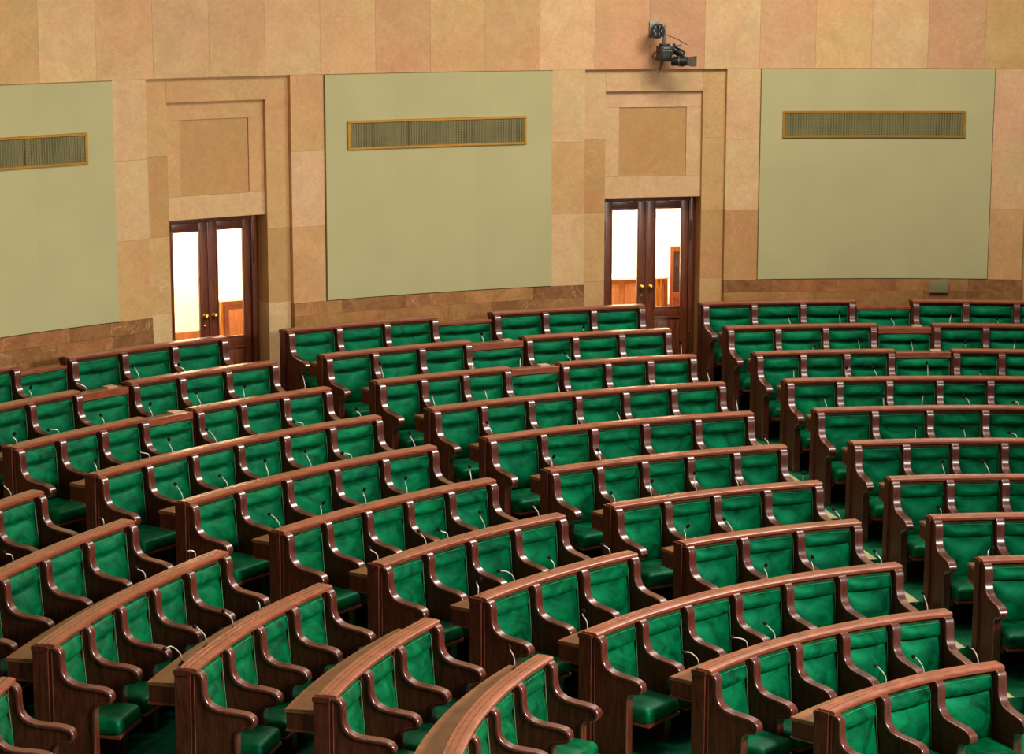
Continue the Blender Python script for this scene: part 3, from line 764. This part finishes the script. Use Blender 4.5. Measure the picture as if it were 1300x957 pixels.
cabinet(-.246, -.1674, 'honey wood radiator cover with pale top seen through the right doorway glass')
cabinet(-.5486, -.505, 'brass-edged wooden cabinet with pale top seen through the left doorway glass')
# tall framed mirror standing behind the right door
arc = Arc(-.1585, 17.5, -1.0)
mr = thing('standing_mirror', 'tall narrow wood-framed dark mirror seen at the right edge of the right doorway glass', 'mirror', arc.loc(), arc.rot())
box('frame', -.16, -.11, 0, .05, 0, 1.34, mr, WOOD_DOOR); box('frame', .11, .16, 0, .05, 0, 1.34, mr, WOOD_DOOR)
box('frame', -.11, .11, 0, .05, 1.26, 1.34, mr, WOOD_DOOR); box('frame', -.11, .11, 0, .05, 0, .10, mr, WOOD_DOOR)
box('frame', -.11, .11, 0, .05, .58, .66, mr, WOOD_DOOR)
box('mirror_glass', -.11, .11, .02, .03, .66, 1.26, mr, LENSGLASS, 0); box('lower_board', -.11, .11, .02, .03, .10, .58, mr, WOOD_TRIM, 0)

# ------------------------------------------------------------------ remote camera on the wall above the right door
arc = Arc(-.2190, WALL_R, 3.05)
rc = thing('television_camera', 'black remote television camera on an arm above the right doorway', 'camera', arc.loc(), arc.rot())
def X(th): return (th - arc.th) * 14.6
bm = bmesh.new(); box_bm(bm, -.245, -.125, -.03, 0, .40, .60, .006); cyl_bm(bm, (-.185, -.02, .50), (-.185, -.30, .50), .03, .026, 16)
link('wall_bracket', to_mesh(bm, 'bracket'), rc, GREY)
# round pan head, a drum facing the hall
bm = bmesh.new(); lathe_bm(bm, (-.195, -.22, .480), (-.25, -1, 0.05), [(0, .060), (.01, .086), (.06, .094), (.13, .094), (.145, .084), (.146, .066), (.10, .060), (.10, .02)], 28)
hd = link('pan_head', to_mesh(bm, 'pan_head'), rc, BLACK)
bm = bmesh.new()
for k in range(6):
    a = k * pi / 3; box_bm(bm, -.232 + .05 * cos(a) - .007, -.232 + .05 * cos(a) + .007, -.366, -.345, .487 + .05 * sin(a) - .02, .487 + .05 * sin(a) + .02, .003)
box_bm(bm, -.165, -.115, -.36, -.20, .53, .575, .005)
link('head_ribs', to_mesh(bm, 'ribs'), hd, GREY)
bm = bmesh.new(); tube_bm(bm, [(-.13, -.30, .50), (-.115, -.30, .44), (-.128, -.30, .37), (-.135, -.29, .31)], .021, 12)
link('drop_arm', to_mesh(bm, 'arm'), rc, GREY)
bm = bmesh.new(); box_bm(bm, -.195, -.015, -.40, -.16, .095, .295, .022); box_bm(bm, -.165, -.06, -.38, -.20, .292, .325, .01); box_bm(bm, -.175, -.075, -.412, -.398, .12, .20, .004)
body = link('camera_body', to_mesh(bm, 'body'), rc, BLACK)
bm = bmesh.new()
for k in range(4): box_bm(bm, -.165 + .032 * k, -.145 + .032 * k, -.408, -.40, .225, .242, .002)
box_bm(bm, -.16, -.07, -.409, -.402, .258, .276, .002); box_bm(bm, -.05, -.025, -.41, -.40, .15, .175, .002)
link('controls', to_mesh(bm, 'controls'), body, GREY)
bm = bmesh.new()
for s in (0, .035): tube_bm(bm, [(-.02 + s, -.30, .295), (.02 + s, -.33, .25), (.06 + s, -.36, .215)], .011, 8)
box_bm(bm, .005, .085, -.37, -.24, .285, .325, .008)
vf = link('viewfinder', to_mesh(bm, 'viewfinder'), rc, GREY)
vf.rotation_euler = (0, 0, 0)
bm = bmesh.new(); lathe_bm(bm, (.02, -.28, .24), (.6, -.5, -.35), [(0, .045), (.03, .052), (.12, .052), (.14, .042)], 20)
link('servo_motor', to_mesh(bm, 'servo'), rc, BLACK)
bm = bmesh.new(); lathe_bm(bm, (-.04, -.34, .10), (1, -.35, .0), [(0, .05), (.02, .062), (.10, .062), (.11, .070), (.17, .070), (.18, .058), (.22, .058)], 24)
ln = link('lens_barrel', to_mesh(bm, 'lens'), rc, BLACK)
bm = bmesh.new(); lathe_bm(bm, (.055, -.37, .10), (1, -.35, .0), [(0, .0715), (.014, .0715)], 24); lathe_bm(bm, (.10, -.386, .10), (1, -.35, .0), [(0, .0665), (.03, .0665)], 24)
link('focus_ring', to_mesh(bm, 'ring'), ln, GREY)
# lens hood: square funnel, open toward the hall
bm = bmesh.new()
def sq(cx, cy, cz, ux, hw, hh):
    u = Vector(ux).normalized(); return [bm.verts.new(Vector((cx, cy, cz)) + u * a * hw + Vector((0, 0, b * hh))) for a, b in ((-1, -1), (1, -1), (1, 1), (-1, 1))]
u = (.55, .9, 0)
q0 = sq(.17, -.42, .10, u, .055, .055); q1 = sq(.245, -.47, .10, u, .085, .068); q2 = sq(.243, -.466, .10, u, .074, .058); q3 = sq(.18, -.425, .10, u, .05, .048)
for a, b in ((q0, q1), (q1, q2), (q2, q3)):
    for k in range(4): bm.faces.new((a[k], a[(k + 1) % 4], b[(k + 1) % 4], b[k]))
bm.faces.new(q0[::-1]); bm.faces.new(q3)
hood = link('lens_hood', to_mesh(bm, 'hood', 20), ln, GREY)
bm = bmesh.new(); q = sq(.232, -.458, .10, u, .068, .053); q2 = sq(.222, -.452, .10, u, .066, .051)
for k in range(4): bm.faces.new((q[k], q[(k + 1) % 4], q2[(k + 1) % 4], q2[k]))
bm.faces.new(q); bm.faces.new(q2[::-1]); link('front_glass', to_mesh(bm, 'front_glass'), ln, LENSGLASS)
bm = bmesh.new()
tube_bm(bm, [(-.15, -.28, .10), (-.165, -.27, .02), (-.185, -.25, -.06)], .005, 6); tube_bm(bm, [(-.12, -.28, .10), (-.14, -.27, .03), (-.165, -.25, -.03)], .004, 6)
tube_bm(bm, [(-.19, -.20, .22), (-.235, -.20, .20), (-.25, -.20, .15), (-.225, -.20, .12), (-.19, -.20, .14)], .006, 6)
tube_bm(bm, [(-.12, -.02, .48), (0, -.012, .43), (.15, -.012, .37), (.28, -.008, .30)], .0025, 6)
link('cables', to_mesh(bm, 'cables', 60), rc, FOAM)

# ------------------------------------------------------------------ ceiling over the hall
ce = sweep('ceiling', W0, T0, T1, rect(.5, 15.3, 6.9, 7.05), None, PLASTER, step=.06); tag(ce, kind='structure')

# ------------------------------------------------------------------ lights
def area(name, loc, size, power, col, rot=(0, 0, 0), sy=None, shape='RECTANGLE', spread=None):
    l = bpy.data.lights.new(name, 'AREA'); l.energy = power; l.color = col; l.shape = shape; l.size = size; l.size_y = sy or size
    o = bpy.data.objects.new(name, l); COL.objects.link(o); o.location = loc; o.rotation_euler = rot
    if spread: l.spread = spread
    return o
WARM = (1.0, .93, .83)
area('skylight_lamp', (-2.0, 5.0, 6.8), 2.8, 190, WARM, (0, 0, 0), 2.8)
area('rear_skylight_lamp', (-1.0, 9.6, 6.8), 3.0, 500, WARM, (0, 0, 0), 2.4)
fl_ = area('bench_fill_lamp', (2.6, -2.2, 4.1), 2.4, 820, WARM, (0, 0, 0), 1.4, spread=math.radians(115))  # added fill light for the left blocks' seat backs, not a known rostrum fitting
fl_.rotation_euler = (Vector((-7.5, 1.6, -1.2)) - fl_.location).to_track_quat('-Z', 'Y').to_euler()
for k, th in enumerate((-.95, -.63, -.43, -.23, -.03, .15)):
    r = 8.6
    area('wall_fill_lamp', (r * sin(th), r * cos(th), 6.6), 1.6, (50, 34, 24, 18, 18, 18)[k], WARM, (math.radians(36), 0, -th), 1.0)  # added fill lights that even out the stone wall; no real cove holds them
for th in (-.98, -.53, -.62, -.22, -.13, .22):
    area('corridor_lamp', (16.9 * sin(th), 16.9 * cos(th), 2.9), .9, 260, (1., .90, .78), (0, 0, 0))
wd = bpy.data.worlds.new('hall_air'); scn.world = wd; wd.use_nodes = True
wd.node_tree.nodes['Background'].inputs[0].default_value = (1.0, .90, .78, 1); wd.node_tree.nodes['Background'].inputs[1].default_value = .2

# ------------------------------------------------------------------ camera
cd = bpy.data.cameras.new('camera'); cam = bpy.data.objects.new('camera', cd); COL.objects.link(cam)
cd.sensor_fit = 'HORIZONTAL'; cd.sensor_width = 36; cd.lens = 2668.0 / 1300 * 36
cd.shift_y = -45.0 / 1300
cd.clip_end = 200
M = Matrix.Translation((-5.2449, -13.3192, 4.1978)) @ Matrix.Rotation(pi / 2 - .170869, 4, 'X') @ Matrix.Rotation(.0017165, 4, 'Z')
cam.matrix_world = M
scn.camera = cam
scn.view_settings.view_transform = 'Standard'; scn.view_settings.look = 'None'
scn.view_settings.gamma = 1; scn.view_settings.use_curve_mapping = False
scn.view_settings.exposure = 0
